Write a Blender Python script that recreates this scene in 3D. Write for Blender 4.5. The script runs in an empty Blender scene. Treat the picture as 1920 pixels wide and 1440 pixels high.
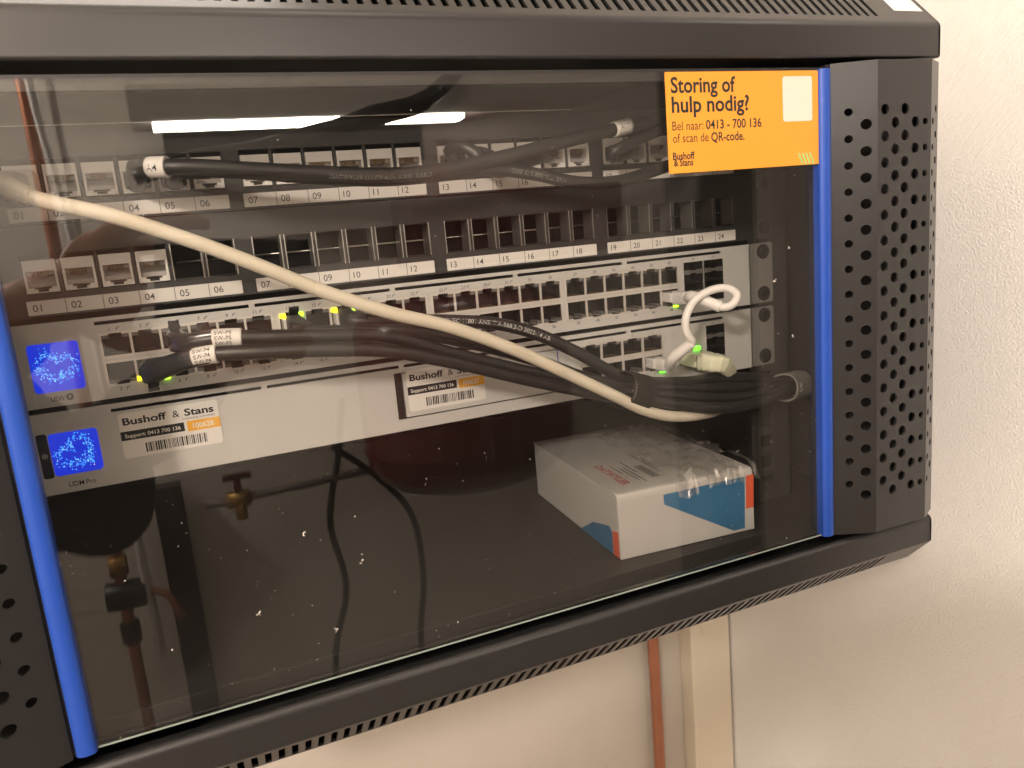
import bpy, bmesh, math, random
from mathutils import Vector, Matrix
random.seed(7)
S = 0.001                      # all numbers below are millimetres
sc = bpy.context.scene
COL = sc.collection

# ------------------------------------------------------------------ camera
CAM = Vector((77.637, -442.891, 112.637))
RIGHT = Vector((0.91622, -0.39109, -0.08710))
DOWN = Vector((-0.15566, -0.14712, -0.97679))
FWD = Vector((0.36920, 0.90852, -0.19567))
FPX = 1474.79                  # focal length in 1920-px units
cd = bpy.data.cameras.new("camera"); cam = bpy.data.objects.new("camera", cd); COL.objects.link(cam)
cam.matrix_world = Matrix((( RIGHT.x, -DOWN.x, -FWD.x, CAM.x*S), (RIGHT.y, -DOWN.y, -FWD.y, CAM.y*S),
                           (RIGHT.z, -DOWN.z, -FWD.z, CAM.z*S), (0, 0, 0, 1)))
cd.sensor_width = 36; cd.lens = FPX/1920*36; cd.clip_start = 0.01; cd.clip_end = 50
cd.dof.use_dof = True; cd.dof.focus_distance = 0.47; cd.dof.aperture_fstop = 20
sc.camera = cam

def at(u, v, Y):               # point of the scene seen at photo pixel (u, v) in the upright plane at depth Y
    d = RIGHT*((u-960)/FPX) + DOWN*((v-720)/FPX) + FWD
    return CAM + d*((Y-CAM.y)/d.y)

# ------------------------------------------------------------------ world, lights, exposure
w = bpy.data.worlds.new("World"); sc.world = w; w.use_nodes = True
w.node_tree.nodes["Background"].inputs[0].default_value = (1, .86, .72, 1)
w.node_tree.nodes["Background"].inputs[1].default_value = 0.05
def lamp(name, loc, power, size, col):
    l = bpy.data.lights.new(name, 'POINT'); l.energy = power; l.shadow_soft_size = size*S; l.color = col
    o = bpy.data.objects.new(name, l); COL.objects.link(o); o.location = Vector(loc)*S
    return o
lamp("ceiling_lamp_light", (-660, -1130, 620), 74, 60, (1, .893, .795))
lamp("far_wall_fill_light", (330, -620, 1000), 3, 90, (1, .893, .795))  # added fill, brightens the far wall mirrored in the door glass
al = bpy.data.lights.new("ceiling_tube_light", 'AREA'); al.shape = 'RECTANGLE'; al.size = .8; al.size_y = .06; al.energy = 1.6; al.spread = math.radians(75); al.color = (1, .893, .795)
ao = bpy.data.objects.new("ceiling_tube_light", al); COL.objects.link(ao); ao.location = Vector((-190, 110, 640))*S
lamp("hall_fill_light", (1250, -900, 950), 6, 120, (1, .893, .795))  # unseen fill for the hall side mirrored in the glass
sc.view_settings.view_transform = 'Standard'; sc.view_settings.look = 'None'
sc.view_settings.exposure = 0; sc.view_settings.gamma = 1
sc.cycles.max_bounces = 10; sc.cycles.transparent_max_bounces = 16; sc.cycles.glossy_bounces = 5
sc.cycles.caustics_reflective = False; sc.cycles.caustics_refractive = False
sc.cycles.sample_clamp_indirect = 4
sc.cycles.use_denoising = True

# ------------------------------------------------------------------ materials
def mat(name, col, rough=.5, metal=0, spec=.5, bump=0, bscale=2000, var=0, vscale=60, emit=None, estr=0, coat=0, trans=0):
    m = bpy.data.materials.new(name); m.use_nodes = True; nt = m.node_tree; b = nt.nodes["Principled BSDF"]
    b.inputs["Base Color"].default_value = (*col, 1); b.inputs["Roughness"].default_value = rough
    b.inputs["Metallic"].default_value = metal; b.inputs["Specular IOR Level"].default_value = spec
    b.inputs["Coat Weight"].default_value = coat
    if trans: b.inputs["Transmission Weight"].default_value = trans
    if emit: b.inputs["Emission Color"].default_value = (*emit, 1); b.inputs["Emission Strength"].default_value = estr
    tc = nt.nodes.new("ShaderNodeTexCoord")
    if var:
        n = nt.nodes.new("ShaderNodeTexNoise"); n.inputs["Scale"].default_value = vscale; n.inputs["Detail"].default_value = 6
        nt.links.new(tc.outputs["Object"], n.inputs["Vector"])
        mx = nt.nodes.new("ShaderNodeMix"); mx.data_type = 'RGBA'
        mx.inputs[6].default_value = (*[c*(1-var) for c in col], 1); mx.inputs[7].default_value = (*[min(1, c*(1+var)) for c in col], 1)
        nt.links.new(n.outputs["Fac"], mx.inputs[0]); nt.links.new(mx.outputs[2], b.inputs["Base Color"])
        mr = nt.nodes.new("ShaderNodeMapRange"); mr.inputs[3].default_value = max(.02, rough-.08); mr.inputs[4].default_value = min(1, rough+.08)
        nt.links.new(n.outputs["Fac"], mr.inputs[0]); nt.links.new(mr.outputs[0], b.inputs["Roughness"])
    if bump:
        n = nt.nodes.new("ShaderNodeTexNoise"); n.inputs["Scale"].default_value = bscale; n.inputs["Detail"].default_value = 3
        nt.links.new(tc.outputs["Object"], n.inputs["Vector"])
        bp = nt.nodes.new("ShaderNodeBump"); bp.inputs["Strength"].default_value = bump; bp.inputs["Distance"].default_value = .0004
        nt.links.new(n.outputs["Fac"], bp.inputs["Height"]); nt.links.new(bp.outputs[0], b.inputs["Normal"])
    return m

M = {}
M['black'] = mat("black_powder_coat", (.019, .0182, .0180), .31, 0, .5)
M['dark'] = mat("dark_interior_paint", (.028, .026, .025), .55, 0, .4)
M['blue'] = mat("blue_plastic", (.013, .058, .33), .34, 0, .45)
M['panel'] = mat("patch_panel_paint", (.030, .029, .029), .5, 0, .5)
M['silver'] = mat("silver_face_paint", (.55, .535, .52), .42, .10, .5, .05, 4000, .04, 30)
M['shield'] = mat("port_shield_metal", (.68, .64, .60), .38, .4, .5, 0, 0, .1, 200)
M['steel'] = mat("bare_steel", (.62, .59, .55), .3, .9, .5, 0, 0, .1, 100)
M['hole'] = mat("port_plastic_black", (.012, .011, .011), .45, 0, .4)
M['ledwin'] = mat("led_window_grey", (.12, .115, .11), .35)
M['white'] = mat("white_plastic", (.79, .76, .73), .38, 0, .5, 0, 0, .03, 80)
M['jackin'] = mat("jack_inside_grey", (.42, .39, .37), .5)
M['gold'] = mat("contact_bronze", (.20, .13, .07), .35, .6)
M['paper'] = mat("label_paper", (.74, .705, .67), .6, 0, .4, 0, 0, .04, 60)
M['ink'] = mat("black_ink", (.018, .018, .020), .6, 0, .3)
M['greyink'] = mat("grey_ink", (.05, .05, .05), .6, 0, .3)
M['yellow'] = mat("yellow_sticker", (.70, .28, .03), .36, 0, .5, 0, 0, .02, 20)
M['amber'] = mat("amber_print", (.80, .40, .04), .5)
M['green'] = mat("green_print", (.22, .50, .20), .5)
M['cream'] = mat("cream_cable_jacket", (.63, .57, .465), .5, 0, .4, .05, 600, .04, 60)
M['cable'] = mat("black_cable_jacket", (.020, .019, .019), .42, 0, .5, .04, 600, .1, 60)
M['boot'] = mat("black_boot_rubber", (.017, .016, .016), .5, 0, .4)
M['plug'] = mat("smoky_plug_plastic", (.035, .034, .038), .2, 0, .6)
M['wcord'] = mat("white_cord_jacket", (.78, .75, .73), .42, 0, .5)
M['clearplug'] = mat("milky_plug_plastic", (.62, .60, .58), .22, 0, .6)
M['beige'] = mat("beige_plug_plastic", (.66, .66, .50), .45, 0, .5)
M['velcro'] = mat("velcro_black", (.020, .018, .017), .9, 0, .15, .5, 2500)
M['strap'] = mat("grey_woven_strap", (.20, .19, .18), .8, 0, .2, .5, 2500)
M['stitch'] = mat("white_thread", (.6, .58, .55), .8)
M['wprint'] = mat("white_print", (.55, .54, .52), .6)
M['dimprint'] = mat("worn_white_print", (.26, .26, .25), .6)
M['screw'] = mat("black_screw", (.012, .012, .012), .35, .3)
M['card'] = mat("white_cardboard", (.46, .44, .42), .45, 0, .4, .05, 300, .03, 15)
M['cardblue'] = mat("blue_print", (.03, .13, .26), .45)
M['cardred'] = mat("orange_red_print", (.62, .10, .045), .45)
M['redink'] = mat("red_ink", (.42, .06, .05), .6)
M['copper'] = mat("copper_tube", (.44, .19, .115), .42, .75, .5, .1, 60, .25, 30)
M['brass'] = mat("brass", (.45, .28, .10), .35, .9)
M['duct'] = mat("cream_duct", (.74, .66, .54), .6, 0, .3, 0, 0, .05, 6)
M['greypaint'] = mat("light_grey_paint", (.80, .77, .73), .5)
M['vessel'] = mat("dark_red_paint", (.12, .014, .012), .16, 0, .5, 0, 0, .1, 8)
M['blackgloss'] = mat("black_plastic", (.012, .012, .013), .35)
M['post'] = mat("dark_wood", (.035, .028, .022), .5)
M['floor'] = mat("grey_floor", (.34, .31, .28), .7, 0, .3, 0, 0, .2, 4)
M['ceil'] = mat("ceiling_white", (.80, .77, .72), .8)
M['skin'] = mat("skin", (.52, .27, .19), .5, 0, .4, .1, 300, .08, 30)
M['nail'] = mat("finger_nail", (.62, .38, .30), .3)
M['sleeve'] = mat("black_sleeve", (.014, .013, .014), .9, 0, .2, .3, 700)
def emi(name, col, st, base=(.02, .02, .02)):
    m = mat(name, base, .3, emit=col, estr=st); return m
M['screen'] = emi("lit_blue_screen", (.006, .035, .78), 1.0)
M['dot'] = emi("bright_blue_dot", (.06, .34, 1), 1.7)
M['dot2'] = emi("pale_blue_dot", (.28, .68, 1), 2.0)
M['ledg'] = emi("green_led", (.10, 1, .02), 5)
M['ledl'] = emi("lime_led", (.40, 1, .02), 5)
M['ledy'] = emi("yellow_led", (1, .80, .01), 4.5)
M['strip'] = emi("lit_strip", (1, .89, .78), 115)

def glass_mat(name, tint, f0, rough=0.0, dust=0):
    m = bpy.data.materials.new(name); m.use_nodes = True; nt = m.node_tree; nt.nodes.clear()
    out = nt.nodes.new("ShaderNodeOutputMaterial"); mix = nt.nodes.new("ShaderNodeMixShader")
    tr = nt.nodes.new("ShaderNodeBsdfTransparent"); tr.inputs[0].default_value = (*tint, 1)
    gl = nt.nodes.new("ShaderNodeBsdfGlossy"); gl.inputs["Roughness"].default_value = rough; gl.inputs[0].default_value = (1, 1, 1, 1)
    lw = nt.nodes.new("ShaderNodeLayerWeight"); lw.inputs["Blend"].default_value = .5
    pw = nt.nodes.new("ShaderNodeMath"); pw.operation = 'POWER'; pw.inputs[1].default_value = 5
    mr = nt.nodes.new("ShaderNodeMapRange"); mr.inputs[3].default_value = f0; mr.inputs[4].default_value = 1
    L = nt.links.new
    L(lw.outputs["Facing"], pw.inputs[0]); L(pw.outputs[0], mr.inputs[0]); L(mr.outputs[0], mix.inputs[0])
    L(tr.outputs[0], mix.inputs[1]); L(gl.outputs[0], mix.inputs[2])
    last = mix
    if dust:
        df = nt.nodes.new("ShaderNodeBsdfDiffuse"); df.inputs[0].default_value = (.7, .65, .6, 1)
        tc = nt.nodes.new("ShaderNodeTexCoord"); n = nt.nodes.new("ShaderNodeTexNoise"); n.inputs["Scale"].default_value = 9; n.inputs["Detail"].default_value = 8
        L(tc.outputs["Object"], n.inputs["Vector"])
        m2 = nt.nodes.new("ShaderNodeMapRange"); m2.inputs[1].default_value = .3; m2.inputs[2].default_value = .8; m2.inputs[3].default_value = dust*.3; m2.inputs[4].default_value = dust
        L(n.outputs["Fac"], m2.inputs[0])
        mx = nt.nodes.new("ShaderNodeMixShader"); L(m2.outputs[0], mx.inputs[0]); L(mix.outputs[0], mx.inputs[1]); L(df.outputs[0], mx.inputs[2]); last = mx
    L(last.outputs[0], out.inputs[0])
    return m
M['glass'] = glass_mat("clear_door_glass", (.93, .925, .91), .044, 0, .005)
M['glassedge'] = mat("green_glass_edge", (.27, .32, .29), .25, 0, .6)
M['film'] = glass_mat("clear_film", (.95, .95, .95), .14, .08, .16)

def plaster(name, col, bump, sc_, trowel):
    m = bpy.data.materials.new(name); m.use_nodes = True; nt = m.node_tree; b = nt.nodes["Principled BSDF"]; L = nt.links.new
    b.inputs["Roughness"].default_value = .85; b.inputs["Specular IOR Level"].default_value = .25
    tc = nt.nodes.new("ShaderNodeTexCoord")
    big = nt.nodes.new("ShaderNodeTexNoise"); big.inputs["Scale"].default_value = 5; big.inputs["Detail"].default_value = 5
    L(tc.outputs["Object"], big.inputs["Vector"])
    mx = nt.nodes.new("ShaderNodeMix"); mx.data_type = 'RGBA'
    mx.inputs[6].default_value = (*[c*.93 for c in col], 1); mx.inputs[7].default_value = (*[c*1.04 for c in col], 1)
    L(big.outputs["Fac"], mx.inputs[0]); L(mx.outputs[2], b.inputs["Base Color"])
    fine = nt.nodes.new("ShaderNodeTexNoise"); fine.inputs["Scale"].default_value = sc_; fine.inputs["Detail"].default_value = 4; fine.inputs["Roughness"].default_value = .6
    L(tc.outputs["Object"], fine.inputs["Vector"])
    mp = nt.nodes.new("ShaderNodeMapping"); mp0 = nt.nodes.new("ShaderNodeMapping"); mp0.inputs["Rotation"].default_value = (math.radians(42), 0, 0); mp.inputs["Scale"].default_value = (1, .10, 1)
    L(tc.outputs["Object"], mp0.inputs["Vector"]); L(mp0.outputs[0], mp.inputs["Vector"])
    tro = nt.nodes.new("ShaderNodeTexNoise"); tro.inputs["Scale"].default_value = sc_*1.2; tro.inputs["Detail"].default_value = 3; tro.inputs["Distortion"].default_value = .5
    L(mp.outputs[0], tro.inputs["Vector"])
    msk = nt.nodes.new("ShaderNodeTexNoise"); msk.inputs["Scale"].default_value = 6; L(tc.outputs["Object"], msk.inputs["Vector"])
    mr = nt.nodes.new("ShaderNodeMapRange"); mr.inputs[1].default_value = .55; mr.inputs[2].default_value = .72; sx_ = nt.nodes.new("ShaderNodeSeparateXYZ"); L(tc.outputs["Object"], sx_.inputs[0])
    zr = nt.nodes.new("ShaderNodeMapRange"); zr.inputs[1].default_value = -.1; zr.inputs[2].default_value = .35; zr.inputs[3].default_value = -.1; zr.inputs[4].default_value = .25; L(sx_.outputs["Z"], zr.inputs[0])
    za = nt.nodes.new("ShaderNodeMath"); L(msk.outputs["Fac"], za.inputs[0]); L(zr.outputs[0], za.inputs[1]); L(za.outputs[0], mr.inputs[0])
    mm = nt.nodes.new("ShaderNodeMix"); mm.data_type = 'FLOAT'; L(mr.outputs[0], mm.inputs[0]); L(fine.outputs["Fac"], mm.inputs[2]); L(tro.outputs["Fac"], mm.inputs[3])
    if not trowel: mm.inputs[0].default_value = 0
    ad = nt.nodes.new("ShaderNodeMath"); ad.operation = 'MULTIPLY_ADD'; ad.inputs[1].default_value = .3; L(big.outputs["Fac"], ad.inputs[0]); L(mm.outputs[0], ad.inputs[2])
    bp = nt.nodes.new("ShaderNodeBump"); bp.inputs["Strength"].default_value = bump; bp.inputs["Distance"].default_value = .004
    L(ad.outputs[0], bp.inputs["Height"]); L(bp.outputs[0], b.inputs["Normal"])
    return m
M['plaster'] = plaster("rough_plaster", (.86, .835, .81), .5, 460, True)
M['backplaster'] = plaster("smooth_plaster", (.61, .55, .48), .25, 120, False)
M['farwall'] = plaster("far_plaster", (.80, .75, .69), .25, 120, False)

# ------------------------------------------------------------------ mesh builder
ORG = {}
class MB:
    def __init__(s): s.v = []; s.f = []; s.m = []; s.sm = []
    def add(s, vs, fs, m=0, smooth=False):
        o = len(s.v); s.v += [tuple(p) for p in vs]
        for f in fs: s.f.append([i+o for i in f]); s.m.append(m); s.sm.append(smooth)
        return s
    def box(s, x0, x1, y0, y1, z0, z1, m=0):
        vs = [(x, y, z) for x in (x0, x1) for y in (y0, y1) for z in (z0, z1)]
        return s.add(vs, [(0, 1, 3, 2), (4, 6, 7, 5), (0, 4, 5, 1), (2, 3, 7, 6), (0, 2, 6, 4), (1, 5, 7, 3)], m)
    def obox(s, c, ax, ay, az, m=0):   # oriented box: centre and three half-axis vectors
        c, ax, ay, az = map(Vector, (c, ax, ay, az))
        vs = [c+ax*i+ay*j+az*k for i in (-1, 1) for j in (-1, 1) for k in (-1, 1)]
        return s.add(vs, [(0, 1, 3, 2), (4, 6, 7, 5), (0, 4, 5, 1), (2, 3, 7, 6), (0, 2, 6, 4), (1, 5, 7, 3)], m)
    def prism(s, poly, y0, y1, m=0, smooth=False):    # polygon in (X, Z) extruded along Y
        n = len(poly)
        vs = [(x, y0, z) for x, z in poly]+[(x, y1, z) for x, z in poly]
        fs = [list(range(n)), list(range(n, 2*n))[::-1]]
        s.add(vs, fs, m)
        o = len(s.v)-2*n
        for i in range(n):
            j = (i+1) % n; s.f.append([o+i, o+n+i, o+n+j, o+j]); s.m.append(m); s.sm.append(smooth)
        return s
    def extx(s, poly, x0, x1, m=0):    # polygon in (Y, Z) extruded along X
        n = len(poly)
        vs = [(x0, y, z) for y, z in poly]+[(x1, y, z) for y, z in poly]
        return s.add(vs, [list(range(n)), list(range(n, 2*n))[::-1]]+[[i, n+i, n+(i+1) % n, (i+1) % n] for i in range(n)], m)
    def extz(s, poly, z0, z1, m=0, smooth=False):    # polygon in (X, Y) extruded along Z
        n = len(poly)
        vs = [(x, y, z0) for x, y in poly]+[(x, y, z1) for x, y in poly]
        s.add(vs, [list(range(n)), list(range(n, 2*n))[::-1]], m)
        o = len(s.v)-2*n
        for i in range(n):
            j = (i+1) % n; s.f.append([o+i, o+n+i, o+n+j, o+j]); s.m.append(m); s.sm.append(smooth)
        return s
    def rrect(s, x0, x1, z0, z1, r, y0, y1, m=0, n=5):
        return s.prism(rr(x0, x1, z0, z1, r, n), y0, y1, m)
    def tube(s, pts, r, m=0, seg=14, caps=True, sq=None):
        fr = frames(pts); n = len(fr); vs = []
        for k, (p, t, a, b) in enumerate(fr):
            rk = r[k] if isinstance(r, (list, tuple)) else r
            for i in range(seg):
                th = 2*math.pi*i/seg
                ca, sa = math.cos(th), math.sin(th)
                if sq:   # superellipse section for boxy boots
                    ca = math.copysign(abs(ca)**sq[0], ca)*sq[1]; sa = math.copysign(abs(sa)**sq[0], sa)*sq[2]
                vs.append(p+a*(ca*rk)+b*(sa*rk))
        fs = [[k*seg+i, k*seg+(i+1) % seg, (k+1)*seg+(i+1) % seg, (k+1)*seg+i] for k in range(n-1) for i in range(seg)]
        s.add(vs, fs, m, True)
        o = len(s.v)-len(vs)
        if caps:
            s.f += [[o+i for i in range(seg)][::-1], [o+(n-1)*seg+i for i in range(seg)]]; s.m += [m, m]; s.sm += [False, False]
        return s
    def disc(s, x, z, r, y0, y1, m=0, n=20):
        return s.prism([(x+r*math.cos(2*math.pi*i/n), z+r*math.sin(2*math.pi*i/n)) for i in range(n)], y0, y1, m, True)
    def plate(s, xs0, xs1, zs0, zs1, holes, y, depth, m=0, hm=None, fn=None):   # flat plate with rectangular openings and their walls
        fn = fn or (lambda u, v, d: (u, d, v))
        us = sorted({xs0, xs1, *[h[0] for h in holes], *[h[1] for h in holes]}); vs_ = sorted({zs0, zs1, *[h[2] for h in holes], *[h[3] for h in holes]})
        def hid(u, v):
            for h in holes:
                if h[0] < u < h[1] and h[2] < v < h[3]: return True
            return False
        idx = {}; V = []; F = []
        def vi(u, v, d):
            k = (u, v, d)
            if k not in idx: idx[k] = len(V); V.append(fn(u, v, d))
            return idx[k]
        for a, b in zip(us, us[1:]):
            for c, d in zip(vs_, vs_[1:]):
                if not hid((a+b)/2, (c+d)/2): F.append([vi(a, c, y), vi(b, c, y), vi(b, d, y), vi(a, d, y)])
        s.add(V, F, m)
        W = []; WF = []
        for (a, b, c, d) in list(holes)+[(xs0, xs1, zs0, zs1)]:
            o = len(W)
            W += [fn(u, v, q) for q in (y, y+depth) for u, v in ((a, c), (b, c), (b, d), (a, d))]
            WF += [[o+i, o+(i+1) % 4, o+4+(i+1) % 4, o+4+i] for i in range(4)]
        return s.add(W, WF, m if hm is None else hm)
    def cell(s, u0, u1, v0, v1, cu, cv, r, fn, depth, m=0, n=24):   # rectangle with one round hole and its wall
        def on_rect(th):
            c, q = math.cos(th), math.sin(th)
            t = min([((u1-cu) if c > 0 else (u0-cu))/c if abs(c) > 1e-9 else 1e9, ((v1-cv) if q > 0 else (v0-cv))/q if abs(q) > 1e-9 else 1e9])
            return cu+c*t, cv+q*t
        ths = sorted([2*math.pi*i/n for i in range(n)]+[math.atan2(b-cv, a-cu) % (2*math.pi) for a in (u0, u1) for b in (v0, v1)])
        k = len(ths); V = [fn(*on_rect(t), 0) for t in ths]+[fn(cu+r*math.cos(t), cv+r*math.sin(t), 0) for t in ths]
        s.add(V, [[i, (i+1) % k, k+(i+1) % k, k+i] for i in range(k)], m)
        W = [fn(cu+r*math.cos(t), cv+r*math.sin(t), 0) for t in ths]+[fn(cu+r*math.cos(t), cv+r*math.sin(t), depth) for t in ths]
        return s.add(W, [[i, (i+1) % k, k+(i+1) % k, k+i] for i in range(k)], m, True)
    def text(s, string, x0, z, h, y, m=0, x1=None, bold=0, rot=0, fn=None, align='LEFT', flip=False):
        V, F = glyphs(string, bold)
        if not V: return s
        cap = .73*1.0
        k = h/cap
        wd = max(p[0] for p in V)
        kx = (x1-x0)/wd if x1 is not None else k
        off = -wd*kx/2 if align == 'CENTER' else 0
        out = []
        for a, b in V:
            px, pz = a*kx+off, b*k
            if flip: px, pz = (wd*kx-px), h-pz
            if fn: out.append(fn(px, pz)); continue
            c, q = math.cos(rot), math.sin(rot)
            out.append((x0+px*c-pz*q, y, z+px*q+pz*c))
        return s.add(out, F, m)
    def build(s, name, mats, parent=None, bevel=0, label=None, seg=2, recalc=True, angle=40):
        me = bpy.data.meshes.new(name); org = ORG.get(parent.name, Vector()) if parent else Vector()
        me.from_pydata([((x-org[0])*S, (y-org[1])*S, (z-org[2])*S) for x, y, z in s.v], [], s.f)
        if not isinstance(mats, (list, tuple)): mats = [mats]
        for q in mats: me.materials.append(M[q] if isinstance(q, str) else q)
        for p, q, r in zip(me.polygons, s.m, s.sm): p.material_index = q; p.use_smooth = r
        if recalc:
            bm = bmesh.new(); bm.from_mesh(me); bmesh.ops.recalc_face_normals(bm, faces=bm.faces); bm.to_mesh(me); bm.free()
        me.validate()
        o = bpy.data.objects.new(name, me); COL.objects.link(o)
        if parent: o.parent = parent; ORG[o.name] = org
        else: ORG[o.name] = Vector()
        if bevel:
            b = o.modifiers.new("edge", 'BEVEL'); b.width = bevel*S; b.segments = seg; b.limit_method = 'ANGLE'; b.angle_limit = math.radians(angle)
            b.harden_normals = False
        if label: o['label'] = label
        return o

_gc = {}
def glyphs(string, bold=0):
    key = (string, bold)
    if key not in _gc:
        c = bpy.data.curves.new("t", 'FONT'); c.body = string; c.size = 1; c.resolution_u = 3; c.fill_mode = 'FRONT'; c.offset = bold
        o = bpy.data.objects.new("t", c)
        me = bpy.data.meshes.new_from_object(o)
        xs = [v.co.x for v in me.vertices]; x0 = min(xs) if xs else 0
        _gc[key] = ([(v.co.x-x0, v.co.y) for v in me.vertices], [list(p.vertices) for p in me.polygons])
        bpy.data.objects.remove(o); bpy.data.curves.remove(c); bpy.data.meshes.remove(me)
    return _gc[key]

def rr(x0, x1, z0, z1, r, n=5):
    P = []
    for cx, cz, a in ((x1-r, z1-r, 0), (x0+r, z1-r, 90), (x0+r, z0+r, 180), (x1-r, z0+r, 270)):
        for i in range(n+1):
            t = math.radians(a+90*i/n); P.append((cx+r*math.cos(t), cz+r*math.sin(t)))
    return P
def spline(P, step=2.0):
    P = [Vector(p) for p in P]; Q = [P[0]*2-P[1]]+P+[P[-1]*2-P[-2]]; out = []
    for i in range(1, len(Q)-2):
        a, b, c, d = Q[i-1:i+3]; n = max(2, int((c-b).length/step))
        t1 = max((b-a).length, 1e-6)**.5; t2 = max((c-b).length, 1e-6)**.5; t3 = max((d-c).length, 1e-6)**.5
        m1 = ((b-a)/t1-(c-a)/(t1+t2)+(c-b)/t2)*t2; m2 = ((c-b)/t2-(d-b)/(t2+t3)+(d-c)/t3)*t2
        for k in range(n):
            t = k/n
            out.append(b*(2*t**3-3*t**2+1)+m1*(t**3-2*t**2+t)+c*(-2*t**3+3*t**2)+m2*(t**3-t**2))
    out.append(P[-1]); return out
def frames(pts):
    pts = [Vector(p) for p in pts]; out = []; a = None
    for i, p in enumerate(pts):
        t = (pts[min(i+1, len(pts)-1)]-pts[max(i-1, 0)]).normalized()
        if a is None:
            a = Vector((0, 0, 1)); a = (a-t*a.dot(t))
            if a.length < .2: a = Vector((1, 0, 0)); a = a-t*a.dot(t)
        else: a = a-t*a.dot(t)
        a.normalize(); out.append((p, t, a, t.cross(a)))
    return out
def path_text(mb, pts, r, string, start, h, m=0, up=0.0, flip=False, bold=0, wscale=1):   # lettering wrapped on a cable; `start` is the arc length at which it begins
    fr = frames(pts); L = [0]
    for i in range(1, len(fr)): L.append(L[-1]+(fr[i][0]-fr[i-1][0]).length)
    def fn(px, pz):
        s_ = start+px*wscale; i = 0
        while i < len(L)-2 and L[i+1] < s_: i += 1
        f = min(1, max(0, (s_-L[i])/max(1e-6, L[i+1]-L[i])))
        p = fr[i][0].lerp(fr[i+1][0], f); t = fr[i][1].lerp(fr[i+1][1], f).normalized()
        view = (CAM-p); view = (view-t*view.dot(t)).normalized()       # side of the jacket the print is on
        side = view.cross(t); side = side if side.z > 0 else -side
        ang = (pz-h/2)/r+up
        return p+(view*math.cos(ang)+side*math.sin(ang))*(r+.05)
    mb.text(string, 0, 0, h, 0, m, fn=fn, flip=flip, bold=bold)
def thing(name, label, cat, loc, group=None):
    o = bpy.data.objects.new(name, None); COL.objects.link(o); o.location = Vector(loc)*S; o.empty_display_size = .02
    ORG[o.name] = Vector(loc); return tag(o, label, cat, group)
def tag(o, label, cat, group=None):
    o['label'] = label; o['category'] = cat
    if group: o['group'] = group
    return o
def struct(o): o['kind'] = 'structure'; return o

# ------------------------------------------------------------------ the setting
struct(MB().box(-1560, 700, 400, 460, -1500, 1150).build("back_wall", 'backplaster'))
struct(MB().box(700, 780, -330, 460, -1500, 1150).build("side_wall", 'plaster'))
struct(MB().box(-1560, 2200, -1410, -1350, -1500, 1150).build("far_wall", 'farwall'))
struct(MB().box(-1620, -1560, -1410, 460, -1500, 1150).build("end_wall", 'farwall'))
struct(MB().box(2200, 2260, -1410, 460, -1500, 1150).build("hall_wall", 'farwall'))
struct(MB().box(780, 2200, 400, 460, -1500, 1150).build("hall_back_wall", 'farwall'))
struct(MB().box(-1620, 2260, -1410, 460, -1560, -1500).build("floor", 'floor'))
struct(MB().box(-1620, 2260, -1410, 460, 1150, 1210).build("ceiling", 'ceil'))

# ------------------------------------------------------------------ the wall cabinet
X0, X1 = -79.0, 521.0
cab = thing("wall_cabinet", "black network cabinet on the wall with a glass door and blue door trims", "network cabinet", (221, 160, -140))
r2 = math.sqrt(.5)
def arc(cy, cz, r, a0, a1, n=7): return [(cy+r*math.cos(math.radians(a0+(a1-a0)*i/n)), cz+r*math.sin(math.radians(a0+(a1-a0)*i/n))) for i in range(n+1)]
def sheet_x(mb, prof, x0, x1, m=0):
    n = len(prof); vs = [(x0, y, z) for y, z in prof]+[(x1, y, z) for y, z in prof]
    return mb.add(vs, [[i, i+1, n+i+1, n+i] for i in range(n-1)], m)
# top: fascia with a soft bend into a slotted 45-degree slope
tp = MB()
RB = 6.0; tl = RB*math.tan(math.radians(22.5))
prof = [(-40, 190), (-81.5, 190)]+arc(-81.5, 191.5, 1.5, 270, 180, 4)+[(-83, 209-tl)]+arc(-83+RB, 209-tl, RB, 180, 135)
sheet_x(tp, prof, X0, X1)
sl0 = tl
def top_slope(u, v, d): return (u, -83+v*r2+d*r2, 209+v*r2-d*r2)
slots = [(475-6.62*k-1.5, 475-6.62*k+1.5, 7.0, 36) for k in range(78) if 475-6.62*k > -60]
tp.plate(X0, X1, sl0, 42.4, slots, 0, 1.4, fn=top_slope)
tp.box(X0, X1, -53, 395, 237.6, 239)
cap = [(-81.5, 190)]+prof[2:]+[(-53, 239), (395, 239), (395, 190)]
tp.extx(cap, X1-1.5, X1); tp.extx(cap, X0, X0+1.5)
tp.build("top_cover", 'black', cab)
# bottom: rolled front edge, front face, slotted 45-degree slope
bt = MB()
prof = [(-60, -112), (-77.5, -112), (-77.5, -104.2)]+arc(-79.3, -104.9, 1.8, 20, 90, 4)+arc(-79.3, -106.8, 3.7, 90, 180, 8)+[(-83, -120.5)]+arc(-81, -120.6, 2, 180, 225, 4)
sheet_x(bt, prof, X0, X1)
def bot_slope(u, v, d): return (u, -83+v*r2+d*r2, -121.4-v*r2+d*r2)
slots = [(482-6.45*k-1.55, 482-6.45*k+1.55, 4.6, 24.6) for k in range(90) if 482-6.45*k > -60]
bt.plate(X0, X1, .9, 26, slots, 0, 1.4, fn=bot_slope)
bt.box(X0, X1, -64.5, 395, -139.9, -138.5)
cap = [(-77.5, -112)]+prof[2:]+[(-64.6, -139.8), (395, -139.8), (395, -104)]
bt.extx(cap, X1-1.5, X1); bt.extx(cap, X0, X0+1.5)
bt.build("bottom_cover", 'black', cab)
MB().box(X0+1.5, X1-1.5, -60, 393, -105.5, -104).build("floor_panel", 'dark', cab)
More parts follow.
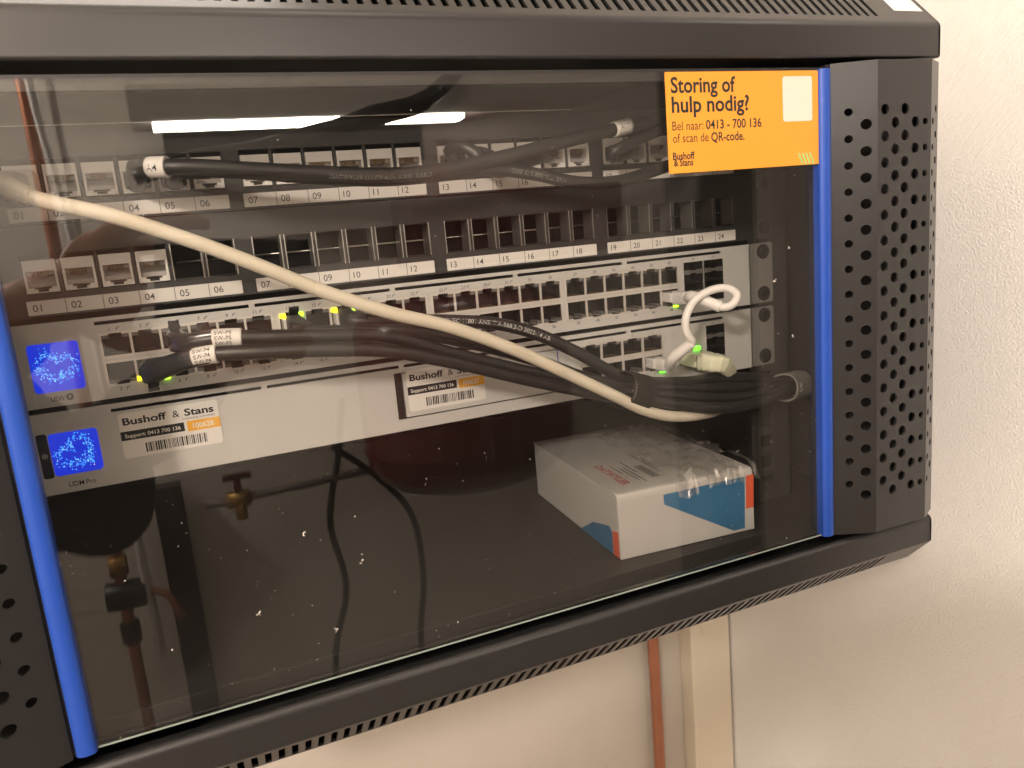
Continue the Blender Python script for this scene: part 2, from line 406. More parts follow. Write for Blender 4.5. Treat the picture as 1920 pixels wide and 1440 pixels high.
MB().box(X0+1.5, X1-1.5, -59.6, -58.4, -103.9, -95).box(X0+1.5, X1-1.5, -58.3, -50, -103.9, -102.4).build('front_lip', 'black', cab, bevel=.35)
for x in (X0, X1-1.5): MB().box(x, x+1.5, -62, 395, -104, 190).build("side_panel", 'dark', cab)
MB().box(X0+1.5, X1-1.5, 392, 394, -104, 237).build("back_panel", 'dark', cab)
for sx in (1, -1):           # mounting rails
    f = lambda x: 221+sx*(x-221)
    a, b = sorted((f(443), f(478))); c, d = sorted((f(476), f(478)))
    rb = MB().plate(a, b, -103, 188, [tuple(sorted((f(450.5), f(460))))+(z-4.7, z+4.7) for z in [-89+15.87*k for k in range(18)]], 2.2, 1.8)
    rb.box(c, d, 2.2, 40, -103, 188)
    ra = rb.build("rack_rail", 'dark', cab)
    if sx > 0:
        p = at(1444, 832, 2); MB().text("01", p.x, p.z, 3.1, 2.1, 0).build("lettering", 'dimprint', ra)
# door
def lerp2(a, b, t): return (a[0]+(b[0]-a[0])*t, a[1]+(b[1]-a[1])*t)
def door_side(sx):
    f = lambda x: 221+sx*(x-221)
    mb = MB(); P = [(439, -78.2), (463, -90), (506, -90), (522.5, -81)]
    ZT, ZB = 187.6, -99.4
    rowsA = [160.2-15.06*k for k in range(16)]; rowsB = [152.6-15.06*k for k in range(16)]
    cols = [[(439, 453.0, 448.2, rowsA, 2.25), (453.0, 463, 457.2, rowsB, 2.95)],
            [(463, 473, 468.8, rowsA, 3.05), (473, 481, 477, rowsB, 3.05), (481, 489, 484.7, rowsA, 3.05), (489, 497.3, 493, rowsB, 3.05), (497.3, 506, 501.2, rowsB, 2.05)],
            [(506, 513.8, 509.8, rowsB, 2.05), (513.8, 522.5, 517, rowsA, 2.2)]]
    for (a, b), cs in zip(zip(P, P[1:]), cols):
        nx, ny = -(b[1]-a[1]), (b[0]-a[0]); l = math.hypot(nx, ny); nx, ny = nx/l, ny/l
        fn = lambda u, v, d, a=a, b=b, nx=nx, ny=ny: (f(u+nx*d), a[1]+(b[1]-a[1])*(u-a[0])/(b[0]-a[0])+ny*d, v)
        for u0, u1, cu, rows, r in cs:
            top, bot = rows[0]+7.53, rows[-1]-7.53
            mb.add([fn(u0, top, 0), fn(u1, top, 0), fn(u1, ZT, 0), fn(u0, ZT, 0)], [(0, 1, 2, 3)])
            mb.add([fn(u0, ZB, 0), fn(u1, ZB, 0), fn(u1, bot, 0), fn(u0, bot, 0)], [(0, 1, 2, 3)])
            for z in rows: mb.cell(u0, u1, z-7.53, z+7.53, cu, z, r, fn, 1.5)
    back = [(522.5, -81), (521.5, -63), (519.5, -63), (520.5, -79), (505, -87.5), (464, -87.5), (440.2, -76.6), (438.2, -76.6), (439, -78.2)]
    vs = [(f(x), y, z) for z in (ZB, ZT) for x, y in back]; n = len(back)
    mb.add(vs, [[i, i+1, n+i+1, n+i] for i in range(3)])
    for z, e in ((ZT, 0), (ZB, 0)): mb.add([(f(x), y, z) for x, y in P+[(520.5, -62), (441, -62)]], [list(range(6))])
    mb.box(*sorted((f(441), f(520))), -66, -64.5, ZB, ZT, 1)
    mb.box(*sorted((f(437.6), f(441))), -76.4, -62, ZB, ZT, 1)
    o = mb.build("door_side_panel", ['black', 'dark'], cab, recalc=True)
    # blue trim: a rounded strip beside the glass
    pr = [(f(428.6), -75), (f(428.8), -79.6)]+[(f(433+4.2*math.cos(math.radians(180-a))), -79.6-2.6*math.sin(math.radians(a))) for a in range(15, 170, 15)]+[(f(437.2), -79.4), (f(437.2), -75)]
    MB().extz(pr, -97.4, 184.6, 0).build("door_trim", 'blue', cab)
door_side(1); door_side(-1)
g = MB().box(6, 436, -79, -75, -96.2, 184.2, 0)
go = g.build("door_glass", ['glass'], cab)
MB().box(13.4, 428.5, -79.05, -78.3, -96.75, -96.1).build("glass_edge", 'glassedge', cab)
MB().box(6, 436, -74.6, -70, 180.5, 186.5).build("door_top_rail", 'dark', cab)
# dust on the glass
rd = random.Random(3); du = MB()
for k in range(420):
    x = rd.uniform(14, 428); z = rd.uniform(-95, 183) if rd.random() < .35 else rd.uniform(-95, 10)
    r = rd.choice([.10, .12, .12, .15, .15, .2, .28])*rd.uniform(.7, 1.1)
    if k % 29 == 0: r *= 1.8
    n = 6; du.add([(x+r*rd.uniform(.6, 1.3)*math.cos(6.283*i/n), -79.12, z+r*rd.uniform(.6, 1.3)*math.sin(6.283*i/n)) for i in range(n)], [list(range(n))])
for u, v in ((1479, 464), (484, 1153), (630, 1181), (1452, 528), (1486, 630), (677, 1053), (571, 1003)):
    p = at(u, v, -79.12)
    for k in range(7):
        r = rd.uniform(.15, .45); x = p.x+rd.gauss(0, .55); z = p.z+rd.gauss(0, .6)
        du.add([(x+r*rd.uniform(.5, 1.2)*math.cos(6.283*i/6), -79.12, z+r*rd.uniform(.5, 1.2)*math.sin(6.283*i/6)) for i in range(6)], [list(range(6))])
o = du.build("dust_specks", mat("pale_dust", (.75, .70, .64), .9), cab); o['kind'] = 'stuff'
# yellow help sticker on the glass
sk = MB().rrect(326, 429, 132.6, 184, .6, -79.45, -79.05).build("help_sticker", 'yellow', cab)
SY = -79.5
def stext(mb, s, px0, px1, h, m=0, bold=0):
    a, b = at(*px0, SY), at(*px1, SY)
    mb.text(s, a.x, a.z, h, SY, m, x1=b.x, bold=bold, rot=0)
t = MB()
stext(t, "Storing of", (1258, 174), (1379, 170), 8.1, 0, .022); stext(t, "hulp nodig?", (1260, 211), (1405, 203), 8.3, 0, .022)
stext(t, "Bel naar:", (1261, 245), (1319, 241), 4.9, 0, .0); stext(t, "0413 - 700 136", (1324, 242), (1428, 238), 4.9, 0, .018)
stext(t, "of scan de", (1262, 268), (1329, 265), 4.9, 0, .0); stext(t, "QR-code.", (1334, 265), (1396, 262), 4.9, 0, .018)
stext(t, "Bushoff", (1262, 300), (1303, 297), 3.9, 0, .025); stext(t, "& Stans", (1264, 312), (1300, 309), 3.6, 0, .025)
t.build("lettering", 'ink', sk)
a, b = at(1464, 148, SY), at(1520, 224, SY)
MB().rrect(403.2, 424.3, 156.8, 181.0, 1.6, SY, SY+.04).build("blank_card", mat("pale_card", (.66, .58, .50), .5), sk)
t = MB()
for k in range(4):
    x = 413.5+2.7*k; t.add([(x, SY, 139.2), (x+1.1, SY, 139.2), (x+3.9, SY, 132.9), (x+2.8, SY, 132.9)], [(0, 1, 2, 3)])
t.build("stripe_print", 'green', sk)
q0 = top_slope(0, 0, 0)
MB().add([top_slope(493.5, 13, -.15), top_slope(517, 13, -.15), top_slope(517, 30, -.15), top_slope(493.5, 30, -.15)], [(0, 1, 2, 3)]).build("rating_label", 'white', cab)

# ------------------------------------------------------------------ parts shared by the devices
def port_mesh():
    mb = MB()
    for sx in (-1, 1):
        a, b = sorted((sx*7.0, sx*6.4)); mb.box(a, b, -.15, 1.2, -6.3, 6.3, 0); mb.box(a, b, 1.2, 11, -6.3, 6.3, 1)
        a, b = sorted((sx*6.4, sx*3.1)); mb.box(a, b, .25, 11, 3.7, 5.55, 2); mb.box(a, b, -.3, 11, 5.6, 6.3, 0)
    mb.box(-6.4, 6.4, -.15, 1.2, -6.3, -4.9, 0); mb.box(-6.4, 6.4, 1.2, 11, -6.3, -4.9, 1)
    mb.box(-3.1, 3.1, .3, 11, 5.95, 6.3, 1); mb.box(-6.4, 6.4, 11, 11.5, -6.3, 6.3, 1)
    for k in range(8): x = -3.6+k*1.02; mb.box(x-.15, x+.15, 3.5, 9, -4.9, -4.2, 3)
    return mb
port0 = None
def port(parent, x, z, flip, kx=1, kz=1):
    global port0
    if port0 is None: o = port_mesh().build("ethernet_port", ['shield', 'hole', 'ledwin', 'gold']); port0 = o
    else: o = port0.copy(); COL.objects.link(o)
    o.parent = parent; og = ORG[parent.name]
    o.location = ((x-og[0])*S, (0-og[1])*S, (z-og[2])*S); o.rotation_euler = (0, math.pi if flip else 0, 0); o.scale = (kx, 1, kz)
    return o
def led(parent, x, z, m, w_=3.2, h_=2.3):
    return MB().box(x-w_/2, x+w_/2, -1.3, .6, z-h_/2, z+h_/2).build("status_light", m, parent, bevel=.25)
M['ear'] = mat("darker_bracket_grey", (.20, .19, .18), .45, .1)  # ears set to a darker grey than the silver face
def ears(parent, z0, z1, m='ear', y=.4):
    MB().box(441.9, 443.0, -.2, 3, z0, z1).build("side_edge", 'steel', parent)
    for xa, xb, zs in ((-20.5, -1.2, 0), (443.2, 462.8, 0)):
        e = MB().rrect(xa, xb, z0, z1, 1.6, y, y+2).build("rack_ear", m, parent)
        for z in (z0+6.6, z1-5.8):
            x = (xa+xb)/2+1.2
            MB().disc(x, z, 5.2, y-1.2, y, 0, 24).disc(x, z, 3.4, y-2.6, y-1.2, 0, 20).build("screw", 'screw', e, bevel=.5)
def swirl(scr, cx, cz, seed, y):     # dotted ring pattern shown on a device screen
    r = random.Random(seed)
    for nm, mt, cnt, ra in (("screen_dots", 'dot', 190, (.2, .40)), ("bright_dots", 'dot2', 80, (.14, .26))):
        mb = MB()
        for k in range(cnt):
            a = r.uniform(0, 6.283); q = 6.9+1.2*math.sin(3*a+seed)+1.3*math.sin(2*a+1.7*seed)+r.gauss(0, 1.5)
            x = cx+q*math.cos(a)*1.0; z = cz+q*math.sin(a)*1.0; rad = r.uniform(*ra)
            if abs(x-cx) > 10.2 or abs(z-cz) > 10.2: continue
            mb.disc(x, z, rad, y-.05 if mt == 'dot' else y-.07, y, 0, 8)
        mb.build(nm, mt, scr)
def bolt(mb, x, z, y, k=1.0):      # small lightning mark and plus
    P = [(.75, 2.2), (-.35, .85), (.1, .85), (-.45, -.2), (.85, 1.25), (.35, 1.25), (1.1, 2.2)]
    mb.add([(x+a*k, y, z+b*k) for a, b in P], [list(range(7))])
    mb.add([(x+(1.5+a)*k, y, z+(1.8+b)*k) for a, b in ((-.1, -.5), (.1, -.5), (.1, .5), (-.1, .5))], [(0, 1, 2, 3)])
    mb.add([(x+(1.5+a)*k, y-.01, z+(1.8+b)*k) for a, b in ((-.5, -.1), (.5, -.1), (.5, .1), (-.5, .1))], [(0, 1, 2, 3)])
VENT = [(36, 110.4), (113.4, 188), (190.8, 264.8), (267.6, 341.6), (344.6, 419)]
def chassis(parent, z0, z1, depth):
    mb = MB().box(.3, 441.7, 24, depth, z0+.2, z1-.2, 0)
    mb.box(.3, 441.7, 2, 24, z1-1.2, z1-.2, 0); mb.box(.3, 441.7, 2, 24, z0+.2, z0+1.2, 0)
    mb.box(.3, 1.3, 2, 24, z0+1.2, z1-1.2, 0); mb.box(440.7, 441.7, 2, 24, z0+1.2, z1-1.2, 0)
    return mb.build("chassis", 'dark', parent)
def sfp(parent, x0, x1, z0, z1):
    mb = MB().box(x0, x1, 14, 15, z0, z1, 1)
    for a, b, c, d in ((x0, x0+.5, z0, z1), (x1-.5, x1, z0, z1), (x0+.5, x1-.5, z0, z0+.5), (x0+.5, x1-.5, z1-.5, z1)): mb.box(a, b, 0.3, 14, c, d, 1)
    zm = (z0+z1)/2; xm = (x0+x1)/2
    mb.box(x0+.5, x1-.5, 1.2, 14, zm-.5, zm+.5, 1)
    for a, b, c, d in ((x0+.8, x0+5.4, zm-1.5, zm+1.5), (x1-5.4, x1-.8, zm-1.5, zm+1.5), (x0+5.4, x1-5.4, zm-.8, zm+1.0)): mb.box(a, b, -.1, .9, c, d, 0)
    return mb.build("fibre_cage", ['steel', 'hole'], parent, bevel=.15)

# ------------------------------------------------------------------ 48-port switch
sw = thing("network_switch", "silver switch with 48 ports in two rows and a blue screen, below the patch panels", "network switch", (221, 0, 44.45))
ZB, ZT = 44.75, 86.3
BLK = [37.3+87.4*k for k in range(4)]
holes = []
for b in BLK: holes += [(b, b+84, 51.4, 64.0), (b, b+84, 65.0, 77.6)]
holes += [(a, b, 82.4, 84.2) for a, b in VENT]+[(388, 403.6, 51.8, 79), (404.6, 420.2, 51.8, 79)]
MB().plate(0, 442, ZB, ZT, holes, 0, 1.8).build("face_plate", 'silver', sw)
chassis(sw, ZB, ZT, 260); ears(sw, ZB, ZT)
sw_ports = {}
for b_i, b in enumerate(BLK):
    fr = MB()
    for a_, c_ in ((b-.5, b), (b+84, b+84.5)): fr.box(a_, c_, -.12, .0, 50.6, 78.4)
    fr.box(b-.5, b+84.5, -.12, 0, 77.6, 78.1); fr.box(b-.5, b+84.5, -.12, 0, 50.9, 51.4)
    fr.build("port_frame", 'shield', sw)
    for k in range(6):
        port(sw, b+7+14*k, 71.3, False); port(sw, b+7+14*k, 57.7, True)
sfp(sw, 388, 403.6, 65.5, 79); sfp(sw, 404.6, 420.2, 65.5, 79); sfp(sw, 388, 403.6, 51.8, 65.2); sfp(sw, 404.6, 420.2, 51.8, 65.2)
MB().box(403.7, 404.5, -.2, 1, 51.8, 79).build("cage_divider", 'steel', sw)
scr = MB().rrect(4.9, 27.3, 52.2, 76.4, 1.8, -.25, .3).build("touch_screen", 'screen', sw); swirl(scr, 16.1, 64.4, 1, -.27)
t = MB(); t.text("USW", 11.0, 47.4, 2.6, -.06, 0, x1=17.2, bold=.01)
t.disc(19.4, 48.8, 1.75, -.08, -.02, 0, 20); t.build("lettering", 'ink', sw)
for b_i, b in enumerate(BLK):
    for row, zt_ in ((0, 78.9), (1, 48.2)):
        t = MB()
        for k in range(6):
            n = b_i*12+k*2+1+row; x = b+7+14*k
            big = n < 33
            t.text(str(n), x-2.2 if big else x-1, zt_, 1.95, -.06)
            if big: bolt(t, x+1.2, zt_, -.06, .85)
        if b_i == 3:
            if row == 0: t.text("49", 394.6, 80.0, 1.5, -.06); t.text("51", 411.2, 80.0, 1.5, -.06)
            else: t.text("50", 394.6, 49.0, 1.5, -.06)
        t.build("lettering", 'ink', sw)
t = MB(); t.add([(19.5, -.1, 50.2), (18.5, -.1, 48.6), (19.2, -.1, 48.6), (19.0, -.1, 47.4), (20.2, -.1, 49.1), (19.5, -.1, 49.1)], [list(range(6))]); t.build("power_mark", 'silver', sw)
for x, z, m in ((52.6, 53.0, 'ledy'), (64.9, 51.9, 'ledl'), (127.0, 75.9, 'ledy'), (136.4, 75.9, 'ledl'), (155.0, 75.9, 'ledy'), (164.6, 74.6, 'ledl'), (380.2, 51.6, 'ledl')):
    led(sw, x, z, m)

# ------------------------------------------------------------------ gateway below it
gw = thing("network_gateway", "silver gateway under the switch with a drive bay, eight ports and a small blue screen", "network gateway", (221, 0, 0))
ZB, ZT = 0.2, 41.9
UX = [314.3+15.6*k for k in range(4)]
holes = [(306.4, 369, 22.4, 33.9), (306.4, 369, 9.9, 21.4), (380.6, 397.6, 8.2, 21.6), (404, 419.6, 4, 34.6), (184.2, 290.8, 7.1, 34.9)]+[(a, b, 37.6, 39.4) for a, b in VENT]
MB().plate(0, 442, ZB, ZT, holes, 0, 1.8).build("face_plate", 'silver', gw)
chassis(gw, ZB, ZT, 240); ears(gw, ZB, ZT)
MB().plate(305.9, 369.5, 9.4, 34.4, [(306.4, 369, 22.4, 33.9), (306.4, 369, 9.9, 21.4)], -.12, .1).build("port_frame", 'shield', gw)
for x in UX: port(gw, x, 28.15, False, 1.11, .90); port(gw, x, 15.65, True, 1.11, .90)
port(gw, 389.1, 14.9, False, 1.2, 1.06)
sfp(gw, 404, 419.6, 19.4, 34.6); sfp(gw, 404, 419.6, 4, 19.1)
MB().box(189.2, 290.0, -.3, 5, 7.9, 34.2).build("drive_bay_cover", 'silver', gw, bevel=.3)
MB().box(184.3, 290.7, 5, 6, 7.2, 34.8).box(184.5, 188.6, 1.0, 5, 7.2, 34.8).build("drive_bay_latch", 'hole', gw)
MB().box(290.05, 290.75, -.1, 3, 7.3, 34.7).build("bay_edge", mat("violet_edge", (.10, .12, .36), .4), gw)
scr = MB().rrect(6.1, 28.2, 9.5, 31.3, 1.8, -.25, .3).build("touch_screen", 'screen', gw); swirl(scr, 17.1, 20.4, 4, -.27)
sp = MB().rrect(.9, 5.7, 9.0, 31.8, 1.2, -.2, .3).build("speaker_strip", mat("navy_strip", (.008, .010, .03), .3), gw)
t = MB(); n = 20
t.add([(3.3+q*math.cos(6.283*i/n), -.25, 20.6+q*math.sin(6.283*i/n)) for q in (1.25, .95) for i in range(n)], [[i, (i+1) % n, n+(i+1) % n, n+i] for i in range(n)])
t.box(2.7, 3.9, -.28, -.25, 20.45, 20.75).box(3.15, 3.45, -.29, -.26, 20.0, 21.2); t.build("plus_mark", 'wprint', sp)
t = MB(); t.text("UDM", 11.2, 3.0, 2.7, -.06, x1=18.0, bold=.006); t.text("Pro", 19.0, 3.0, 2.7, -.06, x1=23.4); t.build("lettering", 'ink', gw); t = MB()
for k, x in enumerate(UX): t.text(str(2*k+1), x-.4, 35.0, 1.5, -.06)
t.build("lettering", 'ink', gw); t = MB()
for k, x in enumerate(UX): t.text(str(2*k+2), x-.4, 6.7, 1.5, -.06)
t.build("lettering", 'ink', gw); t = MB()
t.text("10", 409.4, 35.5, 1.3, -.06)
t.build("lettering", 'ink', gw)
led(gw, 367.4, 9.0, 'ledg', 4.2, 2.4); led(gw, 395.6, 20.3, 'ledg', 5.0, 2.6)
def asset_sticker(parent, x0, x1, z0, z1, number, seed):
    s = MB().rrect(x0, x1, z0, z1, 1.8, -.5, -.32).build("asset_sticker", 'paper', parent)
    W, H = x1-x0, z1-z0; y = -.54; fx = lambda q: x0+q*W; fz = lambda q: z0+q*H
    t = MB(); t.text("Bushoff", fx(.04), fz(.74), H*.16, y, x1=fx(.47), bold=.028); t.text("&", fx(.53), fz(.74), H*.16, y, x1=fx(.60)); t.text("Stans", fx(.65), fz(.74), H*.16, y, x1=fx(.95), bold=.028)
    t.text("connecting technology", fx(.62), fz(.66), H*.045, y, x1=fx(.96))
    r = random.Random(seed); x = fx(.22)
    while x < fx(.84):
        w_ = r.choice([.3, .3, .5, .8, .8]); t.box(x, x+w_, y, y+.03, fz(.08), fz(.29)); x += w_+r.choice([.3, .35, .5, .7])
    t.box(fx(.0)+.05, fx(.63), y+.02, y+.06, fz(.40), fz(.60))
    t.build("black_print", 'ink', s)
    a = MB().rrect(fx(.66), x1-.05, fz(.375), fz(.61), .4, y, y+.05).build("number_field", 'amber', s)
    t = MB(); t.text("Support: 0413 700 136", fx(.04), fz(.455), H*.085, y-.03, x1=fx(.59), bold=.012); t.text(number, fx(.715), fz(.435), H*.12, y-.03, x1=fx(.93), bold=.02)
    t.build("white_print", mat("sticker_white", (.75, .72, .66), .6), s)
asset_sticker(gw, 38.4, 87.0, 12.4, 36.2, "100628", 5)
asset_sticker(gw, 191.2, 239.6, 11.0, 35.6, "100627", 9)

# ------------------------------------------------------------------ patch panels
def jack_mesh():
    mb = MB()
    mb.box(-7.2, 7.2, -.3, 9, 10.5, 15.8, 0)
    for sx in (-1, 1):
        a, b = sorted((sx*7.2, sx*6.0)); mb.box(a, b, -.3, 9, 0, 10.5, 0)
        a, b = sorted((sx*6.0, sx*3.7)); mb.box(a, b, -.3, 9, 0, 2.7, 0)
        a, b = sorted((sx*3.7, sx*2.3)); mb.box(a, b, -.3, 9, 0, 1.7, 0)
    mb.box(-2.3, 2.3, -.3, 9, 0, .45, 0); mb.box(-2.3, 2.3, 1.2, 9, .45, 1.5, 2)
    mb.box(-6, 6, 7.5, 9, 1.5, 10.5, 1); mb.box(-6, 6, 3.2, 7.5, 8.3, 10.5, 1)
    for k in range(8): x = -3.9+k*.98; mb.box(x-.22, x+.22, 1.2, 3.2, 7.5, 10.4, 3)
    mb.box(-6, 6, 2.2, 7.5, 2.7, 5.0, 1)
    return mb
jack0 = None
def jack(parent, x, z):
    global jack0
    if jack0 is None: o = jack_mesh().build("jack", ['white', 'jackin', 'hole', 'gold'], bevel=.12); jack0 = o
    else: o = jack0.copy(); COL.objects.link(o)
    o.parent = parent; og = ORG[parent.name]; o.location = ((x-og[0])*S, (0-og[1])*S, (z-og[2])*S)
    return o
GRP = [9.0, 116.0, 223.4, 331.2]
PORTX = [g_+8.35+16.62*k for g_ in GRP for k in range(6)]
def patch_panel(z0, label, filled):
    pp = thing("patch_panel", label, "patch panel", (221, 0, z0), "patch panels above the switch")
    holes = [(x-7.6, x+7.6, z0+11.4, z0+30.4) for x in PORTX]
    holes += [(-13, -8, z0+6, z0+11), (455-2.5, 455+2.5, z0+6, z0+11)]
    MB().plate(-20.5, 462.5, z0+.4, z0+44.0, holes, 0, 1.6).build("face_plate", 'panel', pp)
    MB().box(0, 442, 1.6, 70, z0+.6, z0+1.8).box(0, 442, 1.6, 70, z0+42.6, z0+43.8).box(0, 442, 70, 71, z0+1.8, z0+42.6).build("tray", 'dark', pp)
    for x in (-10.5, 455):
        for z in (z0+8.5, z0+37.5): MB().disc(x, z, 5.2, -1.2, 0, 0, 24).disc(x, z, 3.4, -2.6, -1.2, 0, 20).build("screw", 'screw', pp, bevel=.5)
    for k, x in enumerate(PORTX):
        if k in filled: jack(pp, x, z0+12.0)
        else:
            if patch_panel.fr is None:
                m = MB()
                for sx in (-1, 1):
                    a, b = sorted((sx*7.55, sx*7.0)); m.box(a, b, .4, 13, .2, 18.8, 0)
                m.box(-7, 7, .5, 13, 18.2, 18.8, 1); m.box(-7, 7, .5, 13, .2, .8, 1)
                o = m.build("socket_frame", ['steel', 'dark']); patch_panel.fr = o
            else: o = patch_panel.fr.copy(); COL.objects.link(o)
            o.parent = pp; og = ORG[pp.name]; o.location = ((x-og[0])*S, (0-og[1])*S, (z0+11.5-og[2])*S)
    if len(filled) < 20:
        MB().tube([(2, 16, z0+20.5), (440, 16, z0+20.5)], .45, 0, 8).build("cable_bar", 'steel', pp)
    for gi, g_ in enumerate(GRP):
        s = MB().rrect(g_, g_+99.7, z0+1.5, z0+8.4, .4, -.45, -.02).build("label_strip", 'paper', pp)
        t = MB()
        for k in range(6):
            t.text("%02d" % (gi*6+k+1), g_+16.62*k+2.3, z0+3.2, 3.6, -.5, bold=.004)
            if k: t.box(g_+16.62*k-.15, g_+16.62*k+.15, -.5, -.46, z0+1.6, z0+8.3)
        t.build("lettering", 'greyink', s)
    return pp
patch_panel.fr = None
p_top = patch_panel(133.15, "upper dark patch panel with white sockets in every opening", set(range(24)))
p_low = patch_panel(88.95, "lower dark patch panel, only four white sockets and the rest empty openings", {0, 1, 2, 3})

# ------------------------------------------------------------------ cables
def P3(*rows): return [at(u, v, y) for u, v, y in rows]
def plug_black(parent, x, z, up, m='plug', tab=True):    # modular plug in a port with its latch
    mb = MB().box(x-5.6, x+5.6, -9, 9, z-3.3, z+3.3, 0)
    o = mb.build("plug", m, parent, bevel=.4)
    if tab:
        s_ = 1 if up else -1
        vs = [(x+a, y, z+s_*q) for a in (-2.6, 2.6) for y, q in ((-1, 3.3), (-9, 5.6), (-15, 10.2), (-15, 8.8), (-9, 4.2), (-3, 3.3))]
        MB().add(vs, [(0, 1, 2, 3, 4, 5), (11, 10, 9, 8, 7, 6)]+[(i, 6+i, 6+(i+1) % 6, (i+1) % 6) for i in range(6)]).build("latch", 'boot', parent, bevel=.3)
    return o
def boot(parent, pts, r0=5.6, r1=3.9, m='boot', sq=(.5, 1.05, .8)):
    p = spline(pts, 1.5); n = len(p)
    return MB().tube(p, [r0+(r1-r0)*(i/(n-1)) for i in range(n)], 0, 20, True, sq).build("boot", m, parent)
def sleeve(parent, pts, r, words_, i0, i1):
    p = spline(pts, 1.0); n = len(p); a, b = int(i0*n), int(i1*n)
    seg_ = p[a:b]
    o = MB().tube(seg_, r, 0, 22).build("label_sleeve", 'paper', parent)
    t = MB()
    for w_, up in words_: path_text(t, seg_, r, w_, 1.2, 2.0 if len(words_) > 1 else 3.0, 0, up=up, bold=.01)
    t.build("lettering", 'ink', o)
def cable(name, label, pts, r, mtl, group=None, step=2.0):
    c = thing(name, label, "cable", pts[0], group)
    p = spline(pts, step)
    MB().tube(p, r, 0, 16).build("jacket", mtl, c)
    return c, p
GB = "black data cables inside the cabinet"
RB_ = 3.7
# four black cables from the switch
def start(x, z, *rest): return [Vector((x, -8, z)), Vector((x, -20, z))]+list(rest)
pts = start(58.5, 57.7, *P3((345, 676, -36), (400, 664, -41), (480, 660, -46), (600, 656, -49), (720, 657, -49), (850, 679, -47), (1000, 714, -45), (1165, 746, -42), (1260, 757, -40), (1340, 765, -36), (1410, 757, -30), (1478, 730, -22), (1515, 716, 30), (1530, 712, 90)))
c, p = cable("black_cable", "black cable with white sleeve printed SW-P4, plugged into the lower port row", pts, RB_, 'cable', GB)
plug_black(c, 58.5, 57.7, False); boot(c, pts[:4], 5.4, 4.0); sleeve(c, pts[:5], 4.6, (("SW-P4", .62), ("SW-P4", .02), ("SW-P4", -.58)), .58, .76)
pts = start(72.5, 71.3, *P3((352, 643, -30), (410, 634, -36), (500, 632, -40), (600, 630, -42), (720, 630, -42), (850, 664, -40), (1000, 700, -38), (1165, 733, -37), (1260, 742, -34), (1340, 747, -28), (1410, 741, -22), (1476, 722, -16), (1512, 712, 30), (1528, 706, 90)))
c, p = cable("black_cable", "black cable with white sleeve printed SW-P5, plugged into the upper port row", pts, RB_, 'cable', GB)
plug_black(c, 72.5, 71.3, True); boot(c, pts[:4], 5.4, 4.0, 'plug'); sleeve(c, pts[:5], 4.6, (("SW-P5", .62), ("SW-P5", .02), ("SW-P5", -.58)), .60, .82)
pts = start(131.7, 71.3, *P3((580, 622, -33), (650, 622, -36), (760, 622, -37), (880, 642, -36), (1000, 674, -36), (1090, 706, -36), (1165, 724, -34), (1260, 728, -30), (1340, 727, -24), (1410, 725, -18), (1474, 718, -12), (1508, 708, 30), (1524, 700, 90)))
c, p = cable("black_cable", "black cable without a sleeve, latch under the yellow light at port 13", pts, RB_, 'cable', GB)
plug_black(c, 131.7, 71.3, True, 'clearplug'); boot(c, pts[:3], 5.4, 4.0)
pts = start(159.7, 71.3, *P3((690, 603, -24), (760, 602, -26), (850, 602, -27), (930, 607, -28), (1000, 624, -30), (1080, 660, -32), (1160, 704, -33), (1210, 716, -31), (1290, 716, -27), (1345, 709, -20), (1415, 709, -14), (1472, 713, -8), (1505, 704, 30), (1520, 696, 90)))
c, p = cable("black_cable", "black cable with white lettering arching over the port rows, plugged in at port 17", pts, RB_, 'cable', GB)
plug_black(c, 159.7, 71.3, True, 'clearplug'); boot(c, pts[:3], 5.4, 4.0)
fr_ = frames(p); acc = 0; st = None
for i in range(1, len(p)):
    acc += (p[i]-p[i-1]).length
    if st is None and p[i].x > at(818, 600, -27).x: st = acc
t = MB(); path_text(t, p, RB_, "ISO/IEC 11801 ANSI/TIA-568.2-D 2022-14 AB", st, 2.5, 0, up=.1, wscale=1.03); t.build("lettering", 'wprint', c)
# upper cables from the patch panel
ZJ = 133.15+12+6
pts = [Vector((PORTX[3], -6, ZJ)), Vector((PORTX[3], -16, ZJ))]+P3((262, 317, -33), (310, 313, -43), (370, 313, -46), (480, 319, -47), (600, 325, -46), (720, 328, -44), (820, 320, -41), (920, 300, -38), (1040, 270, -36), (1150, 243, -33), (1240, 222, -24), (1300, 215, 10), (1330, 214, 60))
c, p = cable("black_cable", "long black cable with sleeve printed A4, crossing the upper row of sockets", pts, RB_, 'cable', GB)
plug_black(c, PORTX[3], ZJ-.8, False, 'boot', False); boot(c, pts[:4], 5.6, 4.2); sleeve(c, pts[:5], 4.8, (("A4", .0),), .62, .79)
acc = 0; st = st2 = None
for i in range(1, len(p)):
    acc += (p[i]-p[i-1]).length
    if st is None and p[i].x > at(612, 325, -45).x: st = acc
    if st2 is None and p[i].x > at(1146, 243, -33).x: st2 = i
t = MB(); path_text(t, p, RB_, "DATWYLER U/UTP 4x2x AWG  CABLE", st, 2.3, 0, up=-.35); t.build("lettering", 'dimprint', c)
seg_ = p[st2:st2+7]
o = MB().tube(seg_, 4.3, 0, 22).build("label_sleeve", 'paper', c); t = MB(); path_text(t, seg_, 4.3, "A17", 2.6, 3.0, 0, up=.1); t.build("lettering", 'ink', o)
pts = [Vector((PORTX[4], -6, ZJ)), Vector((PORTX[4], -15, ZJ))]+P3((325, 318, -27), (390, 318, -34), (480, 323, -37), (600, 332, -37), (720, 336, -36), (840, 326, -34), (920, 317, -33), (1000, 326, -32), (1080, 342, -31), (1160, 340, -29), (1250, 312, -22), (1320, 292, 10), (1350, 285, 60))
